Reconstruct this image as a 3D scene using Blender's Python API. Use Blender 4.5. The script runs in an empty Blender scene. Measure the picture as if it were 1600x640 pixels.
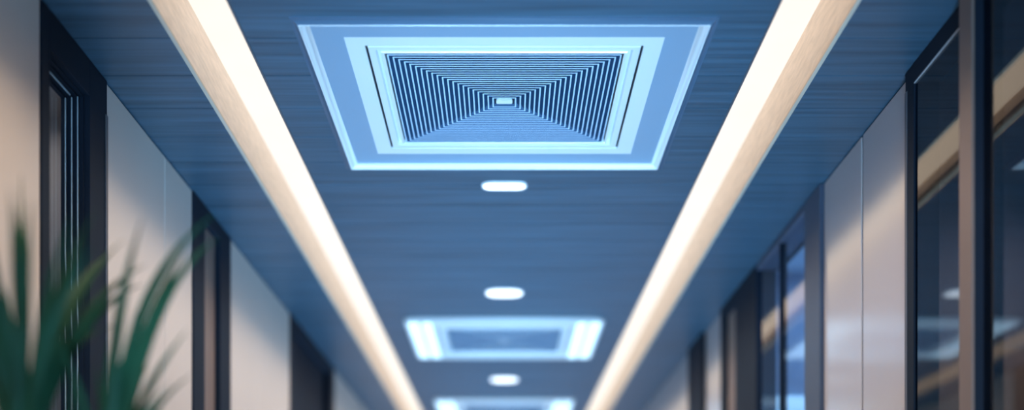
import bpy, bmesh, math, random
from mathutils import Vector, Matrix
random.seed(7)
S = bpy.context.scene
C = S.collection
PI = math.pi
F, CH, H = 1850.0, 1.40, 1.25           # focal length in px, camera height, ceiling height above it
CZ = CH + H                              # ceiling height 2.65 m
XR, XL = 0.985, -0.992                   # faces of the right and left walls
SI, SO, SD = 0.595, 0.757, 0.145         # light cove: inner edge, outer edge, depth
Y0, Y1 = -2.5, 13.0                      # ends of the corridor

# ------------------------------------------------------------------ materials
def mat(name, col, rough=0.5, metal=0.0, spec=0.5, ior=1.5, coat=0.0, emit=None, estr=0.0, var=0.06, scale=6.0, bump=0.0, stretch=(1,1,1)):
    m = bpy.data.materials.new(name); m.use_nodes = True
    n, l = m.node_tree.nodes, m.node_tree.links
    b = n['Principled BSDF']
    tc = n.new('ShaderNodeTexCoord'); mp = n.new('ShaderNodeMapping'); mp.inputs['Scale'].default_value = stretch
    nz = n.new('ShaderNodeTexNoise'); nz.inputs['Scale'].default_value = scale; nz.inputs['Detail'].default_value = 5
    l.new(tc.outputs['Object'], mp.inputs['Vector']); l.new(mp.outputs['Vector'], nz.inputs['Vector'])
    rp = n.new('ShaderNodeValToRGB')
    rp.color_ramp.elements[0].position = 0.3; rp.color_ramp.elements[1].position = 0.7
    rp.color_ramp.elements[0].color = tuple(c*(1-var) for c in col) + (1,)
    rp.color_ramp.elements[1].color = tuple(min(1, c*(1+var)) for c in col) + (1,)
    l.new(nz.outputs['Fac'], rp.inputs['Fac']); l.new(rp.outputs['Color'], b.inputs['Base Color'])
    b.inputs['Roughness'].default_value = rough; b.inputs['Metallic'].default_value = metal
    b.inputs['Specular IOR Level'].default_value = spec; b.inputs['IOR'].default_value = ior
    b.inputs['Coat Weight'].default_value = coat
    if emit:
        b.inputs['Emission Color'].default_value = emit + (1,); b.inputs['Emission Strength'].default_value = estr
    if bump:
        bp = n.new('ShaderNodeBump'); bp.inputs['Strength'].default_value = bump; bp.inputs['Distance'].default_value = 0.002
        l.new(nz.outputs['Fac'], bp.inputs['Height']); l.new(bp.outputs['Normal'], b.inputs['Normal'])
    return m

def glass(name, tint, ior):
    m = bpy.data.materials.new(name); m.use_nodes = True
    n, l = m.node_tree.nodes, m.node_tree.links
    n.remove(n['Principled BSDF']); out = n['Material Output']
    tr = n.new('ShaderNodeBsdfTransparent'); gl = n.new('ShaderNodeBsdfGlossy'); fr = n.new('ShaderNodeFresnel'); mx = n.new('ShaderNodeMixShader')
    nz = n.new('ShaderNodeTexNoise'); nz.inputs['Scale'].default_value = 3
    mr = n.new('ShaderNodeMapRange'); mr.inputs['To Min'].default_value = 0.02; mr.inputs['To Max'].default_value = 0.05
    l.new(nz.outputs['Fac'], mr.inputs['Value']); l.new(mr.outputs['Result'], gl.inputs['Roughness'])
    tr.inputs['Color'].default_value = tint + (1,); fr.inputs['IOR'].default_value = ior
    ge = n.new('ShaderNodeNewGeometry'); sb = n.new('ShaderNodeMath'); sb.operation = 'SUBTRACT'; sb.inputs[0].default_value = 1.0
    ml = n.new('ShaderNodeMath'); ml.operation = 'MULTIPLY'        # only the outer face of the pane mirrors
    l.new(ge.outputs['Backfacing'], sb.inputs[1]); l.new(fr.outputs['Fac'], ml.inputs[0]); l.new(sb.outputs[0], ml.inputs[1])
    l.new(ml.outputs[0], mx.inputs['Fac']); l.new(tr.outputs[0], mx.inputs[1]); l.new(gl.outputs[0], mx.inputs[2]); l.new(mx.outputs[0], out.inputs['Surface'])
    return m

M = {}
M['plank'] = mat('blue_grey_stained_planks', (0.038, 0.084, 0.130), 0.42, var=0.28, scale=2.2, stretch=(1, 26, 26), bump=0.25)
M['joint'] = mat('dark_joint', (0.012, 0.014, 0.02), 0.8)
M['cove_wood'] = mat('pale_warm_wood', (0.80, 0.62, 0.48), 0.55, var=0.10, scale=5.0, stretch=(30, 3.0, 22), bump=0.2)
M['cove_edge'] = mat('cove_edge', (0.55, 0.45, 0.36), 0.5)
M['strip'] = mat('warm_diffuser', (0.22, 0.2, 0.18), 0.6, spec=0.2, emit=(1.0, 0.87, 0.71), estr=0.90)
M['led'] = mat('warm_led_strip', (0.22, 0.2, 0.18), 0.6, spec=0.2, emit=(1.0, 0.80, 0.60), estr=1.3)
M['panel'] = mat('satin_wall_panel', (0.52, 0.46, 0.45), 0.35, var=0.02, scale=2, coat=1.0)
_b = M['panel'].node_tree.nodes['Principled BSDF']; _b.inputs['Coat IOR'].default_value = 2.1; _b.inputs['Coat Roughness'].default_value = 0.16
M['panel_left'] = mat('matte_wall_panel', (0.58, 0.52, 0.48), 0.5, var=0.02, scale=2)
M['frame_blue'] = mat('slate_blue_frame', (0.055, 0.075, 0.12), 0.45)
M['joint_grey'] = mat('joint_grey', (0.075, 0.08, 0.10), 0.5)
M['edge'] = mat('panel_edge_trim', (0.50, 0.48, 0.50), 0.4)
M['frame'] = mat('dark_anodised_frame', (0.010, 0.017, 0.030), 0.6, spec=0.1)
M['frame_soft'] = mat('slate_metal_frame', (0.09, 0.09, 0.105), 0.4)
M['mullion'] = mat('bronze_grey_mullion', (0.18, 0.135, 0.12), 0.5, spec=0.3)
M['bead'] = mat('bright_glazing_bead', (0.40, 0.52, 0.60), 0.3)
M['glass'] = glass('dark_tinted_glass', (0.48, 0.52, 0.57), 1.75)
M['glass_clear'] = glass('pale_tinted_glass', (0.86, 0.90, 0.94), 1.6)
M['vent'] = mat('silver_white_enamel', (0.72, 0.75, 0.78), 0.28, metal=0.12, spec=0.5, var=0.01)
M['rim'] = mat('satin_steel_rim', (0.29, 0.44, 0.61), 0.28, metal=0.35, var=0.01)  # shading of the cove slopes is put into this darker colour
M['flange'] = mat('slate_blue_flange', (0.055, 0.10, 0.16), 0.4)  # dark blue paints the shadow line around the near vent
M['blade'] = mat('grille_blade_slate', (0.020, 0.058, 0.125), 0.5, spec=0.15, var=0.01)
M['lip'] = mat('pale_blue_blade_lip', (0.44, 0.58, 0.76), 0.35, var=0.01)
M['plenum'] = mat('black_plenum', (0.004, 0.005, 0.01), 0.9)
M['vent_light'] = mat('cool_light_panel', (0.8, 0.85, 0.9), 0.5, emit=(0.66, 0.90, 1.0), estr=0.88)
M['lamp'] = mat('downlight_diffuser', (0.9, 0.88, 0.86), 0.5, emit=(1.0, 0.93, 0.87), estr=1.3)
M['lamp_trim'] = mat('downlight_trim', (0.7, 0.72, 0.75), 0.35)
M['floor'] = mat('dark_stone_floor', (0.10, 0.11, 0.13), 0.5, var=0.2, scale=3)
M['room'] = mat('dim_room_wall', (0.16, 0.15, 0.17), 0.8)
M['brown'] = mat('brown_wood_partition', (0.26, 0.17, 0.12), 0.5, var=0.12, scale=3, stretch=(6, 6, 0.6))
M['blue_wall'] = mat('pale_blue_wall', (0.45, 0.55, 0.70), 0.7)
M['display'] = mat('glowing_blue_panel', (0.3, 0.45, 0.6), 0.4, emit=(0.30, 0.58, 0.85), estr=1.3)
M['pot'] = mat('grey_ceramic', (0.22, 0.22, 0.24), 0.4)
M['soil'] = mat('potting_soil', (0.03, 0.02, 0.015), 0.95, var=0.4, scale=60, bump=0.6)
def leaf_mat():
    m = mat('palm_leaf', (0.008, 0.040, 0.019), 0.6, spec=0.12, var=0.4, scale=5)
    b = m.node_tree.nodes['Principled BSDF']; b.inputs['Transmission Weight'].default_value = 0.0
    b.inputs['Subsurface Weight'].default_value = 0.0
    return m
M['leaf'] = leaf_mat()
M['stem'] = mat('palm_stem', (0.022, 0.06, 0.018), 0.5, var=0.3, scale=12)

# ------------------------------------------------------------------ mesh helpers
class MB:
    def __init__(s): s.v, s.f = [], []
    def quad(s, *p):
        k = len(s.v); s.v += [tuple(q) for q in p]; s.f.append(tuple(range(k, k+len(p))))
    def box(s, x0, x1, y0, y1, z0, z1):
        k = len(s.v)
        s.v += [(x, y, z) for z in (z0, z1) for y in (y0, y1) for x in (x0, x1)]
        s.f += [tuple(k+i for i in q) for q in ((0,2,3,1),(4,5,7,6),(0,1,5,4),(1,3,7,5),(3,2,6,7),(2,0,4,6))]
    def rings(s, loops, close=False, cap0=False, cap1=False):
        k, n = len(s.v), len(loops[0])
        for lp in loops: s.v += lp
        R = len(loops)
        for r in range(R if close else R-1):
            a, b = k+r*n, k+((r+1) % R)*n
            for i in range(n): s.f.append((a+i, a+(i+1) % n, b+(i+1) % n, b+i))
        if cap0: s.f.append(tuple(range(k, k+n))[::-1])
        if cap1: s.f.append(tuple(range(k+(R-1)*n, k+R*n)))
    def build(s, name, m, parent=None, bevel=0.0, smooth=None):
        me = bpy.data.meshes.new(name); me.from_pydata(s.v, [], s.f)
        bm = bmesh.new(); bm.from_mesh(me); bmesh.ops.remove_doubles(bm, verts=bm.verts, dist=1e-6)
        bmesh.ops.recalc_face_normals(bm, faces=bm.faces)
        if bevel: bmesh.ops.bevel(bm, geom=[e for e in bm.edges if e.calc_face_angle(0) > 0.6], offset=bevel, segments=2, affect='EDGES', profile=0.5)
        bm.to_mesh(me); bm.free()
        if smooth is not None:
            me.polygons.foreach_set('use_smooth', [True]*len(me.polygons)); me.set_sharp_from_angle(angle=math.radians(smooth))
        me.materials.append(m)
        o = bpy.data.objects.new(name, me); C.objects.link(o)
        if parent: o.parent = parent; o.matrix_parent_inverse = parent.matrix_basis.inverted()
        return o

def rect(hx, hy, z, r=0.0, n=0, cx=0, cy=0):
    if n == 0: return [(cx+sx*hx, cy+sy*hy, z) for sx, sy in ((-1,-1),(1,-1),(1,1),(-1,1))]
    out = []
    for q, (sx, sy) in enumerate(((1,1),(-1,1),(-1,-1),(1,-1))):
        for i in range(n+1):
            a = (q + i/n)*PI/2
            out.append((cx+sx*(hx-r)+r*math.cos(a), cy+sy*(hy-r)+r*math.sin(a), z))
    return out

def empty(name, loc):
    o = bpy.data.objects.new(name, None); o.location = loc; o.empty_display_size = 0.1; C.objects.link(o); return o
def tag(o, label=None, cat=None, group=None, kind=None):
    if label: o['label'] = label
    if cat: o['category'] = cat
    if group: o['group'] = group
    if kind: o['kind'] = kind
    return o
def struct(name, mb, m, label=None, cat=None, **k):
    return tag(mb.build(name, m, **k), label, cat, None, 'structure')

# ------------------------------------------------------------------ ceiling, floor, walls
VENTS = [3.088, 6.04, 8.47]
VH = 0.45                                   # half opening in the ceiling behind each vent
cb = MB(); TH = 0.018
edges = []
k0 = math.floor((Y0-2.717)/0.2)
ys = [2.717+0.2*k for k in range(k0, int((Y1-2.717)/0.2)+2)]
def plank(x0, x1, a, b):
    a, b = max(a, Y0), min(b, Y1)
    if b-a > 0.002: cb.box(x0, x1, a, b, CZ, CZ+TH)
for a in ys:
    b = a+0.2; a2, b2 = a+0.0016, b-0.0016
    plank(XL-0.1, -SO-0.006, a2, b2); plank(SO+0.006, XR+0.1, a2, b2)
    segs = [(a2, b2, False)]
    for v in VENTS:
        ns = []
        for (p, q, hole) in segs:
            lo, hi = max(p, v-VH), min(q, v+VH)
            if hole or hi <= lo: ns.append((p, q, hole)); continue
            if lo > p: ns.append((p, lo, False))
            ns.append((lo, hi, True))
            if hi < q: ns.append((hi, q, False))
        segs = ns
    for p, q, hole in segs:
        if hole: plank(-SI, -VH, p, q); plank(VH, SI, p, q)
        else: plank(-SI, SI, p, q)
ceiling = struct('ceiling', cb, M['plank'], 'blue grey plank ceiling running the length of the corridor', 'ceiling')
jb = MB()
jb.box(XL-0.1, -SO-0.012, Y0, Y1, CZ+TH, CZ+TH+0.02); jb.box(SO+0.012, XR+0.1, Y0, Y1, CZ+TH, CZ+TH+0.02)
yy = Y0
for v in VENTS+[None]:
    e = Y1 if v is None else v-VH
    jb.box(-SI, SI, yy, e, CZ+TH, CZ+TH+0.02)
    if v is not None:
        jb.box(-SI, -VH, e, v+VH, CZ+TH, CZ+TH+0.02); jb.box(VH, SI, e, v+VH, CZ+TH, CZ+TH+0.02); yy = v+VH
jb.build('joint_backing', M['joint'], ceiling)

fb = MB(); fb.box(XL-0.05, XR+0.05, Y0, Y1, -0.05, 0); struct('floor', fb, M['floor'], 'dark stone corridor floor', 'floor')
for nm, y in (('wall_back', Y0-0.08), ('wall_end', Y1)):
    b = MB(); b.box(XL-0.1, XR+0.1, y, y+0.08, 0, CZ+0.3); struct(nm, b, M['panel_left'], 'plain corridor end wall', 'wall')

def wall(name, face, sgn, spans, m, label):
    w = MB()
    for a, b in spans:
        x0, x1 = sorted((face, face+sgn*0.03)); w.box(x0, x1, a, b, 0, CZ-0.004)
    o = struct(name, w, m, label, 'wall', bevel=0.0015)
    return o
PR = XR+0.012                               # panel face on the right: set back behind a shadow gap
wl = wall('wall_left', XL, -1, [(Y0, 0.52), (0.524, 1.52), (1.524, 2.528), (2.95, 3.458), (3.464, 3.757), (4.285, 4.9), (4.904, 5.47), (6.9, 8.2), (8.204, Y1)], M['panel_left'], 'warm off white panelled left wall with shadow joints')
wr = wall('wall_right', PR, 1, [(Y0, -0.2), (2.912, 3.290), (3.308, 3.690), (5.42, 5.86), (6.35, 7.6), (7.606, Y1)], M['panel'], 'satin pale panelled right wall reflecting the light strip')
b = MB()
b.box(XL-0.05, XL-0.031, Y0, 2.52, 0, CZ); b.box(XL-0.05, XL-0.031, 2.955, 3.76, 0, CZ); b.box(XL-0.05, XL-0.031, 4.29, 5.47, 0, CZ); b.box(XL-0.05, XL-0.031, 6.9, Y1, 0, CZ)
b.build('joint_backing', M['joint'], wl)
b = MB()
b.box(PR+0.031, PR+0.05, Y0, -0.2, 0, CZ); b.box(PR+0.031, PR+0.05, 2.9, 3.7, 0, CZ); b.box(PR+0.031, PR+0.05, 5.4, 5.9, 0, CZ); b.box(PR+0.031, PR+0.05, 6.3, Y1, 0, CZ)
b.build('joint_backing', M['joint'], wr)
b = MB()
for a, c in ((3.2905, 3.3075),): b.box(PR+0.004, PR+0.03, a, c, 0, CZ-0.004)
b.build('joint_strip', M['joint_grey'], wr)
b = MB(); b.box(PR-0.0015, PR+0.004, 2.905, 2.9115, 0, CZ-0.006)  # pale strip paints the highlight along the panel's bevelled edge
b.build('edge_strip', M['edge'], wr)

# ------------------------------------------------------------------ light coves
def cove(sg, label):
    root = empty('linear_cove_light', (sg*0.5*(SI+SO), 5.0, CZ))
    tag(root, label, 'light', 'recessed light strips along the ceiling')
    def bx(mb, xa, xb, z0, z1):
        x0, x1 = sorted((sg*xa, sg*xb)); mb.box(x0, x1, Y0+0.01, Y1-0.01, z0, z1)
    m = MB(); bx(m, SI, SO, CZ+SD, CZ+SD+0.02); m.build('diffuser', M['strip'], root)
    m = MB(); bx(m, SO, SO+0.012, CZ+0.004, CZ+SD+0.02); m.build('side_panel', M['cove_wood'], root)
    m = MB(); bx(m, SI-0.012, SI, CZ+TH+0.02, CZ+SD+0.02); m.build('side_panel', M['cove_wood'], root)
    m = MB(); bx(m, SI, SI+0.008, CZ+0.07, CZ+SD-0.002); m.build('led_strip', M['led'], root)  # unseen glowing face added so panels and glass reflect the cove brighter
    m = MB(); bx(m, SO-0.001, SO+0.008, CZ-0.0015, CZ+0.004); m.build('edge_trim', M['cove_edge'], root)
    m = MB(); bx(m, SI-0.004, SI+0.001, CZ-0.0015, CZ+0.003); m.build('edge_trim', M['frame_soft'], root)
    # the LED row of the fitting: a lamp inside the recess, aimed straight down
    for i in range(3):
        L = bpy.data.lights.new('strip_lamp', 'AREA'); L.shape = 'RECTANGLE'; L.size = 0.06; L.size_y = 5.0
        L.color = (1.0, 0.78, 0.56); L.energy = LAMP_W; L.spread = math.radians(110)
        o = bpy.data.objects.new('strip_lamp', L); o.location = (sg*(SI+0.045), 0.1+5.1*i, CZ+0.05); C.objects.link(o)
        o.parent = root; o.matrix_parent_inverse = root.matrix_basis.inverted()
LAMP_W = 36
cove(-1, 'recessed warm light strip on the left of the ceiling vents')
cove(1, 'recessed warm light strip on the right of the ceiling vents')

# ------------------------------------------------------------------ ceiling vents
def grille(root, z, cx, cy, zoff=0.0):
    m, e = MB(), MB()
    for k in range(21):
        o = 0.279-k*0.0124; i = o-0.0036; s = 0.0105; z0 = z+0.0066; z1 = z0+0.0155
        m.rings([rect(o-0.0004, o-0.0004, z0, cx=cx, cy=cy), rect(i+0.0014, i+0.0014, z0, cx=cx, cy=cy), rect(max(i-s, 0.001), max(i-s, 0.001), z1, cx=cx, cy=cy), rect(max(o-s-0.002, 0.002), max(o-s-0.002, 0.002), z1, cx=cx, cy=cy)], close=True)
        e.rings([rect(o, o, z+0.0066, cx=cx, cy=cy), rect(o, o, z+0.0058, cx=cx, cy=cy), rect(i, i, z+0.0058, cx=cx, cy=cy), rect(i, i, z+0.0066, cx=cx, cy=cy)], close=True)
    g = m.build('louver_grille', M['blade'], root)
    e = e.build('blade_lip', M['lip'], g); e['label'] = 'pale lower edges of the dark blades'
    m = MB(); m.box(cx-0.29, cx+0.29, cy-0.29, cy+0.29, z+0.055, z+0.075)
    for a in (-1, 1):
        m.box(cx+a*0.286-0.004, cx+a*0.286+0.004, cy-0.29, cy+0.29, z+0.018, z+0.056); m.box(cx-0.282, cx+0.282, cy+a*0.286-0.004, cy+a*0.286+0.004, z+0.018, z+0.056)
    m.build('plenum', M['plenum'], root)
    m = MB(); m.rings([rect(0.0275, 0.0215, z+0.012, cx=cx, cy=cy), rect(0.0275, 0.0215, z+0.02, cx=cx, cy=cy)], cap0=True, cap1=True)
    m.build('centre_backing', M['plenum'], root)
    m = MB(); m.rings([rect(0.021, 0.0115, z+0.007, 0.005, 5, cx, cy), rect(0.021, 0.0115, z+0.012, 0.005, 5, cx, cy)], cap0=True, cap1=True)
    m.build('centre_plate', M['vent'], root)

def inner_frame(root, z, cx, cy):
    pr = [(0.320, 0.020), (0.320, 0.0075), (0.3185, 0.006), (0.3035, 0.006), (0.302, 0.0075), (0.3005, 0.017), (0.2925, 0.017), (0.2915, 0.0075), (0.2905, 0.006), (0.2845, 0.006), (0.2835, 0.0075), (0.283, 0.022), (0.29, 0.024)]
    m = MB(); m.rings([rect(h, h, z+d, cx=cx, cy=cy) for h, d in pr]); m.build('grille_frame', M['vent'], root)
    m = MB(); m.rings([rect(0.3252, 0.3252, z+0.011, cx=cx, cy=cy), rect(0.3252, 0.3252, z+0.014, cx=cx, cy=cy), rect(0.3202, 0.3202, z+0.014, cx=cx, cy=cy), rect(0.3202, 0.3202, z+0.011, cx=cx, cy=cy)], close=True); m.build('seam_gasket', M['plenum'], root)  # black ring added in the groove to paint the seam's shade

def vent_cove(cy, label):
    z = CZ; root = empty('ceiling_vent', (0, cy, z)); tag(root, label, 'vent', 'air vents along the ceiling')
    R = lambda P: [rect(h, h, z+d, cx=0, cy=cy) for h, d in P]
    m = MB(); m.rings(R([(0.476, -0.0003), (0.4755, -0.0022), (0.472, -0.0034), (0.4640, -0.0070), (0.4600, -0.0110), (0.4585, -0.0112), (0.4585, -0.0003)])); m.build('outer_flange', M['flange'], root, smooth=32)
    pr = [(0.4588, -0.0003), (0.4588, -0.0112), (0.4580, -0.0121), (0.4562, -0.0121), (0.4545, -0.0114), (0.4500, -0.0080), (0.4440, -0.0030), (0.4405, -0.0007), (0.4370, 0.0003)]
    m = MB(); m.rings(R(pr)); m.build('crest_band', M['vent'], root, smooth=50)  # pale band against the dark rim paints the frame's highlight streak
    pr = [(0.4370-0.068*i/12, 0.0003+0.0033*math.sin(PI/2*i/12)) for i in range(13)]
    m = MB(); m.rings(R(pr)); tag(m.build('coved_rim', M['rim'], root, smooth=32), 'darker satin coved rim')
    m = MB(); m.rings(R([(0.3690, 0.0036), (0.3262, 0.0035), (0.3255, 0.0045), (0.3255, 0.022), (0.315, 0.022)])); m.build('frame', M['vent'], root, smooth=32)
    inner_frame(root, z-0.0025, 0, cy); grille(root, z-0.0025, 0, cy)
    return root

def vent_lit(cy, label):
    z = CZ-0.016; root = empty('ceiling_vent', (0, cy, CZ)); tag(root, label, 'vent', 'air vents along the ceiling')
    pr = [(0.476, 0.0155, 0.05), (0.476, 0.006, 0.05), (0.473, 0.001, 0.05), (0.468, 0.0, 0.048), (0.333, 0.0, 0.006), (0.330, 0.001, 0.004), (0.3255, 0.003, 0.002), (0.3255, 0.024, 0.002), (0.315, 0.024, 0.002)]
    m = MB(); m.rings([rect(h, h, z+d, r, 6, 0, cy) for h, d, r in pr]); m.build('frame', M['vent'], root, smooth=40)
    inner_frame(root, z-0.004, 0, cy); grille(root, z-0.004, 0, cy)
    for sx in (-1, 1):
        for xa, xb in ((0.345, 0.392), (0.408, 0.460)):
            m = MB(); c = sx*(xa+xb)/2; hx = (xb-xa)/2
            m.rings([rect(hx, 0.435, z+0.002, 0.018, 5, c, cy), rect(hx, 0.435, z-0.002, 0.018, 5, c, cy), rect(hx-0.003, 0.432, z-0.0035, 0.016, 5, c, cy)], cap0=True, cap1=True)
            tag(m.build('light_panel', M['vent_light'], root), 'glowing pale light panel')
    return root
vent_cove(VENTS[0], 'large sharp square air vent nearest the viewer with a coved white frame')
vent_lit(VENTS[1], 'blurred square air vent in the middle distance with glowing ends, behind the sharp vent')
vent_lit(VENTS[2], 'farthest air vent with glowing ends, cut by the bottom of the photo')

def downlight(y, hx, hy, label):
    root = empty('ceiling_downlight', (0, y, CZ)); tag(root, label, 'light', 'small downlights between the vents')
    r = min(hx, hy)*0.72
    m = MB(); m.rings([rect(hx+0.006, hy+0.006, CZ-0.0002, r+0.006, 6, 0, y), rect(hx+0.005, hy+0.005, CZ-0.004, r+0.005, 6, 0, y), rect(hx, hy, CZ-0.005, r, 6, 0, y), rect(hx-0.001, hy-0.001, CZ-0.001, r, 6, 0, y)]); m.build('trim_ring', M['lamp_trim'], root, smooth=40)
    m = MB(); m.rings([rect(hx-0.001, hy-0.001, CZ-0.0008, r, 6, 0, y), rect(hx-0.001, hy-0.001, CZ-0.0035, r, 6, 0, y), rect(hx-0.006, hy-0.006, CZ-0.0055, r*0.9, 6, 0, y)], cap0=True, cap1=True); m.build('diffuser', M['lamp'], root, smooth=50)
downlight(3.72, 0.066, 0.034, 'small pill shaped downlight just behind the large sharp vent')
downlight(5.09, 0.076, 0.070, 'small rounded downlight just in front of the blurred middle vent')
downlight(7.25, 0.080, 0.085, 'small soft downlight between the two blurred vents')

# ------------------------------------------------------------------ left door (near), left door (far)
def door_left(name, a, b, jn, jf, hd, rec, label, gm):
    x = XL; f = MB()
    f.box(x-rec-0.008, x+0.004, a, a+jn, 0, CZ-0.002); f.box(x-rec-0.008, x+0.004, b-jf, b, 0, CZ-0.002); f.box(x-rec-0.008, x+0.004, a+jn, b-jf, CZ-hd, CZ-0.002)
    o = struct(name, f, M['frame'], label, 'door', bevel=0.002)
    # stepped glazing rebate on the far jamb and the header
    y = b-jf; s = MB(); st = MB()
    for i, (d, w) in enumerate(((0.010, 0.006), (0.022, 0.012), (0.034, 0.018), (0.046, 0.026))):
        s.box(x-d-0.010, x-d, y-w, y, 0, CZ-hd); s.box(x-d-0.010, x-d, a+jn, y-w, CZ-hd-w*0.6, CZ-hd)
        if i in (1, 2, 3): st.box(x-d+0.0002, x-d+0.0022, y-w-0.0022, y-w+0.0004, 0, CZ-hd-w*0.6)
    st.box(x-0.034+0.0002, x-0.034+0.0025, a+jn, y-0.03, CZ-hd-0.0112, CZ-hd-0.0085)
    s.build('glazing_rebate', M['frame'], o); tag(st.build('glazing_bead', M['bead'], o), 'thin bright metal bead')
    g = MB(); g.box(x-rec-0.006, x-rec, a+jn, b-jf, 0.02, CZ-hd); g.build('pane', gm, o)
    return o
door_left('door_1', 2.53, 2.946, 0.044, 0.122, 0.088, 0.056, 'near glazed dark framed door in the left wall behind the palm', M['glass_clear'])
fl = MB(); fl.box(XL+0.0045, XL+0.007, 2.93, 2.944, 0, CZ-0.09); fl.build('edge_strip', M['frame_soft'], bpy.data.objects['door_1'])
f = MB(); x = XL
f.box(x-0.14, x+0.004, 3.765, 3.905, 0, CZ-0.002); f.box(x-0.14, x+0.004, 4.12, 4.28, 0, CZ-0.002); f.box(x-0.14, x+0.004, 3.905, 4.12, CZ-0.05, CZ-0.002)
d2 = struct('door_2', f, M['frame'], 'second dark framed door in the left wall, beyond the pale panels', 'door', bevel=0.002)
f = MB(); f.box(x-0.04, x-0.015, 3.908, 4.117, 0.01, CZ-0.052); tag(f.build('door_leaf', M['mullion'], d2), 'brown grey door leaf')
f = MB(); f.box(x-0.10, x+0.004, 5.48, 5.62, 0, CZ-0.002); f.box(x-0.10, x+0.004, 6.7, 6.89, 0, CZ-0.002); f.box(x-0.10, x+0.004, 5.62, 6.7, CZ-0.06, CZ-0.002)
d3 = struct('door_3', f, M['frame'], 'farthest dark door in the left wall, blurred', 'door', bevel=0.002)
f = MB(); f.box(x-0.06, x-0.03, 5.63, 6.69, 0.01, CZ-0.062); f.build('door_leaf', M['frame'], d3)

# ------------------------------------------------------------------ right glazing
x = XR
f = MB(); f.box(x-0.002, x+0.06, 2.845, 2.903, 0, CZ-0.002); f.box(x-0.002, x+0.06, -0.2, 2.845, CZ-0.046, CZ-0.002); f.box(x-0.002, x+0.06, -0.2, -0.14, 0, CZ-0.046)
w1 = struct('window_1', f, M['frame'], 'near dark glazed wall on the right with a bronze mullion', 'window', bevel=0.0015)
f = MB(); f.box(x-0.0035, x-0.002, 2.888, 2.903, 0, CZ-0.05); tag(f.build('edge_strip', M['frame_soft'], w1), 'grey metal edge of the jamb')
f = MB(); f.box(x-0.001, x+0.002, 2.52, 2.845, CZ-0.0490, CZ-0.0478); tag(f.build('glazing_bead', M['edge'], w1), 'thin grey bead under the header')
GX = x+0.003
f = MB(); f.box(GX, GX+0.006, 2.512, 2.845, 0.01, CZ-0.046); f.build('pane', M['glass'], w1)
f = MB(); f.box(GX, GX+0.006, -0.14, 2.44, 0.01, CZ-0.046); f.build('pane', M['glass'], w1)
f = MB(); f.box(x-0.020, x-0.014, 2.446, 2.512, 0, CZ-0.003); tag(f.build('mullion_cap', M['mullion'], w1), 'bronze face of the mullion')
f = MB(); f.box(x-0.014, x+0.045, 2.442, 2.514, 0, CZ-0.003); f.build('mullion', M['frame'], w1)
# second glazed bay
f = MB(); f.box(x, x+0.10, 3.70, 3.885, 0, CZ-0.002); f.box(x, x+0.10, 3.885, 4.62, CZ-0.03, CZ-0.002)
w2 = struct('window_2', f, M['frame_blue'], 'second glazed bay in the right wall, blurred, beyond the pale panels', 'window', bevel=0.002)
f = MB(); f.box(x+0.012, x+0.018, 3.885, 4.245, 0.01, CZ-0.03); f.build('pane', M['glass_clear'], w2)
f = MB(); f.box(x+0.012, x+0.018, 4.262, 4.62, 0.01, CZ-0.03); f.build('pane', M['glass_clear'], w2)
f = MB(); f.box(x+0.004, x+0.03, 4.245, 4.262, 0.01, CZ-0.03); f.build('mullion', M['frame'], w2)
f = MB(); f.box(x, x+0.08, 4.63, 5.05, 0, CZ-0.002); f.box(x, x+0.08, 5.05, 5.40, CZ-0.06, CZ-0.002); f.box(x, x+0.08, 5.28, 5.40, 0, CZ-0.06)
d4 = struct('door_4', f, M['frame'], 'dark blurred door in the right wall beyond the second glazed bay', 'door', bevel=0.002)
f = MB(); f.box(x+0.012, x+0.04, 5.055, 5.275, 0.01, CZ-0.062); tag(f.build('door_leaf', M['mullion'], d4), 'brown grey door leaf')
f = MB(); f.box(x-0.004, x+0.05, 5.88, 6.33, 0, CZ-0.002)
d5 = struct('door_5', f, M['frame'], 'farthest dark door in the right wall, blurred', 'door', bevel=0.002)

# rooms behind the glass
def shell(name, x0, x1, y0, y1, m, label):
    b = MB(); t = 0.04; xf = x1 if x1 > 0 else x0
    b.box(min(xf, xf+math.copysign(t, xf)), max(xf, xf+math.copysign(t, xf)), y0, y1, 0, CZ)
    b.box(x0, x1, y0-t, y0, 0, CZ); b.box(x0, x1, y1, y1+t, 0, CZ); b.box(x0, x1, y0, y1, CZ-0.03, CZ+0.02); b.box(x0, x1, y0, y1, -0.05, 0)
    return struct(name, b, m, label, 'wall')
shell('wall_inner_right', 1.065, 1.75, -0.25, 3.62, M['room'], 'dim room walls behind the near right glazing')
shell('wall_inner_bay', 1.065, 1.45, 3.73, 4.70, M['blue_wall'], 'pale blue room walls behind the second glazed bay')
shell('wall_inner_left', -1.45, -1.062, 2.40, 3.10, M['panel_left'], 'dim room walls behind the near left door')
b = MB(); b.box(1.09, 1.70, 3.53, 3.57, 0, CH+0.70); b.box(1.245, 1.262, 3.522, 3.532, 0, CH+0.70)
tag(b.build('partition', M['brown'], bevel=0.002), 'low brown wooden partition seen through the near right glass', 'partition')

# pale glowing panel on the end wall of the bay, seen through its glass
b = MB()
b.rings([[(1.132+u, 4.698-dy, CH+0.64+v) for (u, v, _) in rect(0.060-ins, 0.103-ins, 0, 0.014, 5)] for dy, ins in ((0.0, 0.0), (0.015, 0.0), (0.019, 0.004))], cap0=True, cap1=True)
tag(b.build('wall_display', M['display'], smooth=40), 'pale blue glowing panel at the bottom behind the second right glazed bay', 'display')

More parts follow.
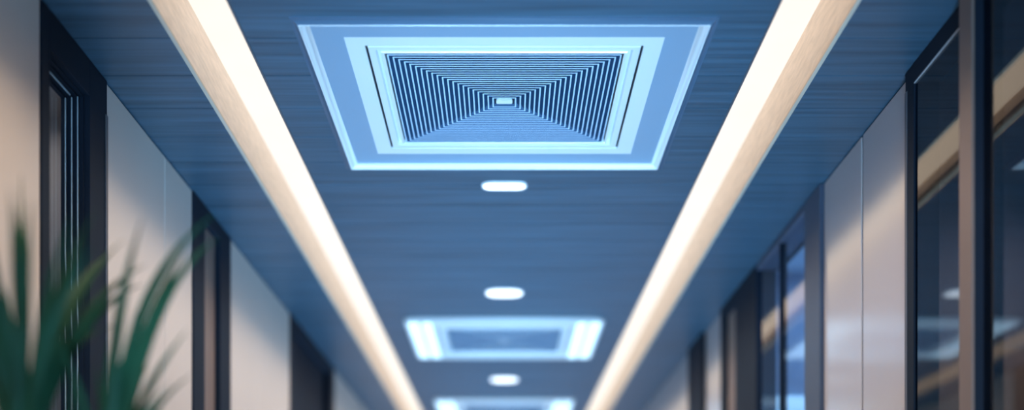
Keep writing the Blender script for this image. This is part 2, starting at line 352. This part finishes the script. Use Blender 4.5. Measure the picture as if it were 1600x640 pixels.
# ------------------------------------------------------------------ potted palm
def palm():
    bx, by = -0.70, 1.75
    root = empty('potted_palm', (bx, by, 0)); tag(root, 'blurred green potted palm with long arching leaves by the left wall', 'plant')
    prof = [(0.11, 0.0), (0.135, 0.02), (0.165, 0.30), (0.172, 0.36), (0.172, 0.38), (0.158, 0.38), (0.150, 0.33)]
    circ = lambda r, z: [(bx+r*math.cos(2*PI*i/32), by+r*math.sin(2*PI*i/32), z) for i in range(32)]
    m = MB(); m.rings([circ(r, z) for r, z in prof], cap0=True); m.build('pot', M['pot'], root, smooth=35)
    m = MB(); m.rings([circ(0.1515, 0.335), circ(0.08, 0.345), circ(0.01, 0.348)], cap1=True); m.build('soil', M['soil'], root)
    def stem(pts, r0, r1):
        m = MB(); loops = []
        P = [Vector(p) for p in pts]; N = 14
        for i in range(N+1):
            t = i/N; q = P[0].lerp(P[1], t).lerp(P[1].lerp(P[2], t), t); rr = r0+(r1-r0)*t
            if i % 3 == 2: rr *= 1.12                         # node rings
            loops.append([(q.x+rr*math.cos(2*PI*k/10), q.y+rr*math.sin(2*PI*k/10), q.z) for k in range(10)])
        m.rings(loops, cap0=True, cap1=True); m.build('stem', M['stem'], root, smooth=50)
    def leaf(p0, p1, p2, w, n=16):
        # a long folded strap leaf following a bending arc, widest a third of the way up
        P = [Vector(p) for p in (p0, p1, p2)]; mb = MB(); k = 0
        tw = random.uniform(-0.7, 0.7)
        for i in range(n+1):
            t = i/n; q = P[0].lerp(P[1], t).lerp(P[1].lerp(P[2], t), t); d = ((P[1]-P[0])*(1-t)+(P[2]-P[1])*t).normalized()
            side = d.cross(Vector((math.sin(tw), math.cos(tw), 0.25))).normalized(); up = side.cross(d)
            ww = 0.66*w*(0.35+0.65*math.sin(PI*min(1, 0.1+0.75*t)))*(1-max(0, (t-0.55)/0.45)**1.6)+0.0003
            for pt in (q-side*ww, q-up*ww*0.35, q+side*ww): mb.v.append((max(pt.x, -0.94), pt.y, pt.z))
        for i in range(n):
            a = 3*i; mb.f += [(a, a+1, a+4, a+3), (a+1, a+2, a+5, a+4)]
        mb.build('leaf', M['leaf'], root, smooth=60)
    CL = Vector((bx-0.005, by-0.02, CH+0.20)); CR = Vector((bx+0.11, by+0.03, CH+0.16)); CB = Vector((bx+0.02, by+0.12, CH+0.02))
    stem([(bx-0.03, by, 0.34), (bx-0.01, by, 0.9), CL], 0.017, 0.010)
    stem([(bx+0.04, by+0.02, 0.34), (bx+0.09, by+0.03, 0.9), CR], 0.016, 0.010)
    stem([(bx, by+0.05, 0.34), (bx, by+0.12, 0.8), CB], 0.015, 0.009)
    def put(c, dx1, dy1, dz1, dx2, dy2, dz2, w):
        c0 = c+Vector((random.uniform(-0.012, 0.012), random.uniform(-0.012, 0.012), random.uniform(-0.10, 0.0)))
        leaf(c0, (c.x+dx1, c.y+dy1, c.z+dz1), (c.x+dx2, c.y+dy2, c.z+dz2), w)
    # right hand crown: arching leaves
    for a in [(.01, .0, .30, .150, .03, .405, .0125), (.025, .02, .29, .150, .05, .375, .012), (.0, -.03, .22, .062, -.05, .375, .0125), (.01, .04, .22, .090, .08, .365, .012), (.02, .01, .25, .120, .02, .335, .011),
              (.03, .0, .12, .112, .01, .225, .0085), (.025, .03, .10, .105, .06, .165, .008), (.035, -.02, .08, .098, -.04, .135, .008), (.03, .03, .05, .085, .06, .075, .008),
              (.01, .02, .16, .02, .05, .26, .010), (-.01, -.02, .15, .03, -.06, .23, .010), (-.02, .03, .12, -.02, .08, .24, .009), (.02, -.05, .12, .05, -.12, .20, .009),
              (-.02, -.03, .10, -.06, -.06, .20, .009), (.0, .06, .11, .01, .15, .20, .010), (.02, .02, .05, .07, .05, .04, .008), (.01, -.02, .06, .04, -.06, .12, .010),
              (-.01, .0, .09, -.03, .02, .17, .010), (.0, .04, .05, -.02, .09, .11, .010), (.02, .0, .09, .075, .02, .10, .008), (.01, .05, .08, .03, .09, .15, .010)]: put(CR, *a)
    # left hand crown: taller, more upright and darker mass
    for k in range(44):
        az = random.uniform(0, 2*PI); q = random.random(); L = 0.20+0.19*q
        le = random.uniform(0.30, 1.0)*(1-0.35*q); hx, hy = math.cos(az)*le*L*0.62, math.sin(az)*le*L
        put(CL, hx*0.35, hy*0.35, L*0.62, hx*1.15, hy*1.15, L*(1.0-0.25*le), random.uniform(0.0075, 0.0115))
    for a in [(.03, .0, .23, .11, .0, .345, .007), (-.03, .0, .26, -.07, .0, .40, .007), (-.05, .02, .20, -.12, .05, .33, .007), (.01, .0, .25, -.02, .02, .36, .008), (-.02, .05, .30, -.05, .12, .44, .006)]: put(CL, *a)
    for k in range(26):
        az = random.uniform(0, 2*PI); L = random.uniform(0.2, 0.34); le = random.uniform(0.3, 0.7); hx, hy = math.cos(az)*le*L*0.7, math.sin(az)*le*L
        put(CB, hx*0.35, hy*0.35, L*0.62, hx*1.15, hy*1.15, L*(1.0-0.3*le), random.uniform(0.008, 0.012))
palm()

# ------------------------------------------------------------------ light: cold floor-level uplights, added fill lamps in the rooms
def area(name, loc, rot, sx, sy, col, e, spread=180):
    L = bpy.data.lights.new(name, 'AREA'); L.shape = 'RECTANGLE'; L.size = sx; L.size_y = sy; L.color = col; L.energy = e; L.spread = math.radians(spread)
    o = bpy.data.objects.new(name, L); o.location = loc; o.rotation_euler = rot; C.objects.link(o); return o
BLUE = (0.285, 0.63, 1.0)
area('floor_uplight', (0, 7.0, 0.03), (PI, 0, 0), 0.5, 6.6, BLUE, 82, 75)
area('floor_uplight', (0.25, 0.15, 0.10), (PI-math.radians(49), 0, math.radians(5)), 0.8, 0.4, BLUE, 28, 46)
area('bay_lamp', (1.26, 4.2, CZ-0.05), (0, 0, 0), 0.2, 0.6, (0.34, 0.60, 1.0), 3.2)  # unseen lamp added so the bay glass shows blue
area('room_lamp', (1.5, 3.1, CZ-0.08), (math.radians(25), 0, 0), 0.3, 0.3, (0.95, 0.82, 0.78), 4, 120)  # unseen lamp added to brighten the partition behind the glass
area('room_lamp', (-1.28, 2.75, CZ-0.06), (0, 0, 0), 0.2, 0.5, (0.9, 0.85, 0.85), 0.9)  # unseen lamp added so a pale room shows through the door
area('hall_fill', (0, -2.3, 1.5), (PI/2, 0, 0), 1.6, 2.0, (0.45, 0.68, 1.0), 14)

w = bpy.data.worlds.new('World'); S.world = w; w.use_nodes = True
w.node_tree.nodes['Background'].inputs[0].default_value = (0.10, 0.2, 0.4, 1); w.node_tree.nodes['Background'].inputs[1].default_value = 0.3

cam = bpy.data.cameras.new('camera'); co = bpy.data.objects.new('camera', cam); C.objects.link(co)
co.location = (0, 0, CH); co.rotation_euler = (PI/2, 0, 0)
cam.sensor_width = 36; cam.lens = 36*F/1600; cam.shift_x = 12/1600; cam.shift_y = 591/1600
cam.clip_start = 0.02; cam.dof.use_dof = True; cam.dof.focus_distance = 3.0; cam.dof.aperture_fstop = 0.9
S.camera = co
S.view_settings.view_transform = 'Standard'; S.view_settings.look = 'None'; S.view_settings.gamma = 1; S.view_settings.use_curve_mapping = False
S.view_settings.exposure = 0
S.cycles.use_denoising = True; S.cycles.max_bounces = 10; S.cycles.transparent_max_bounces = 16
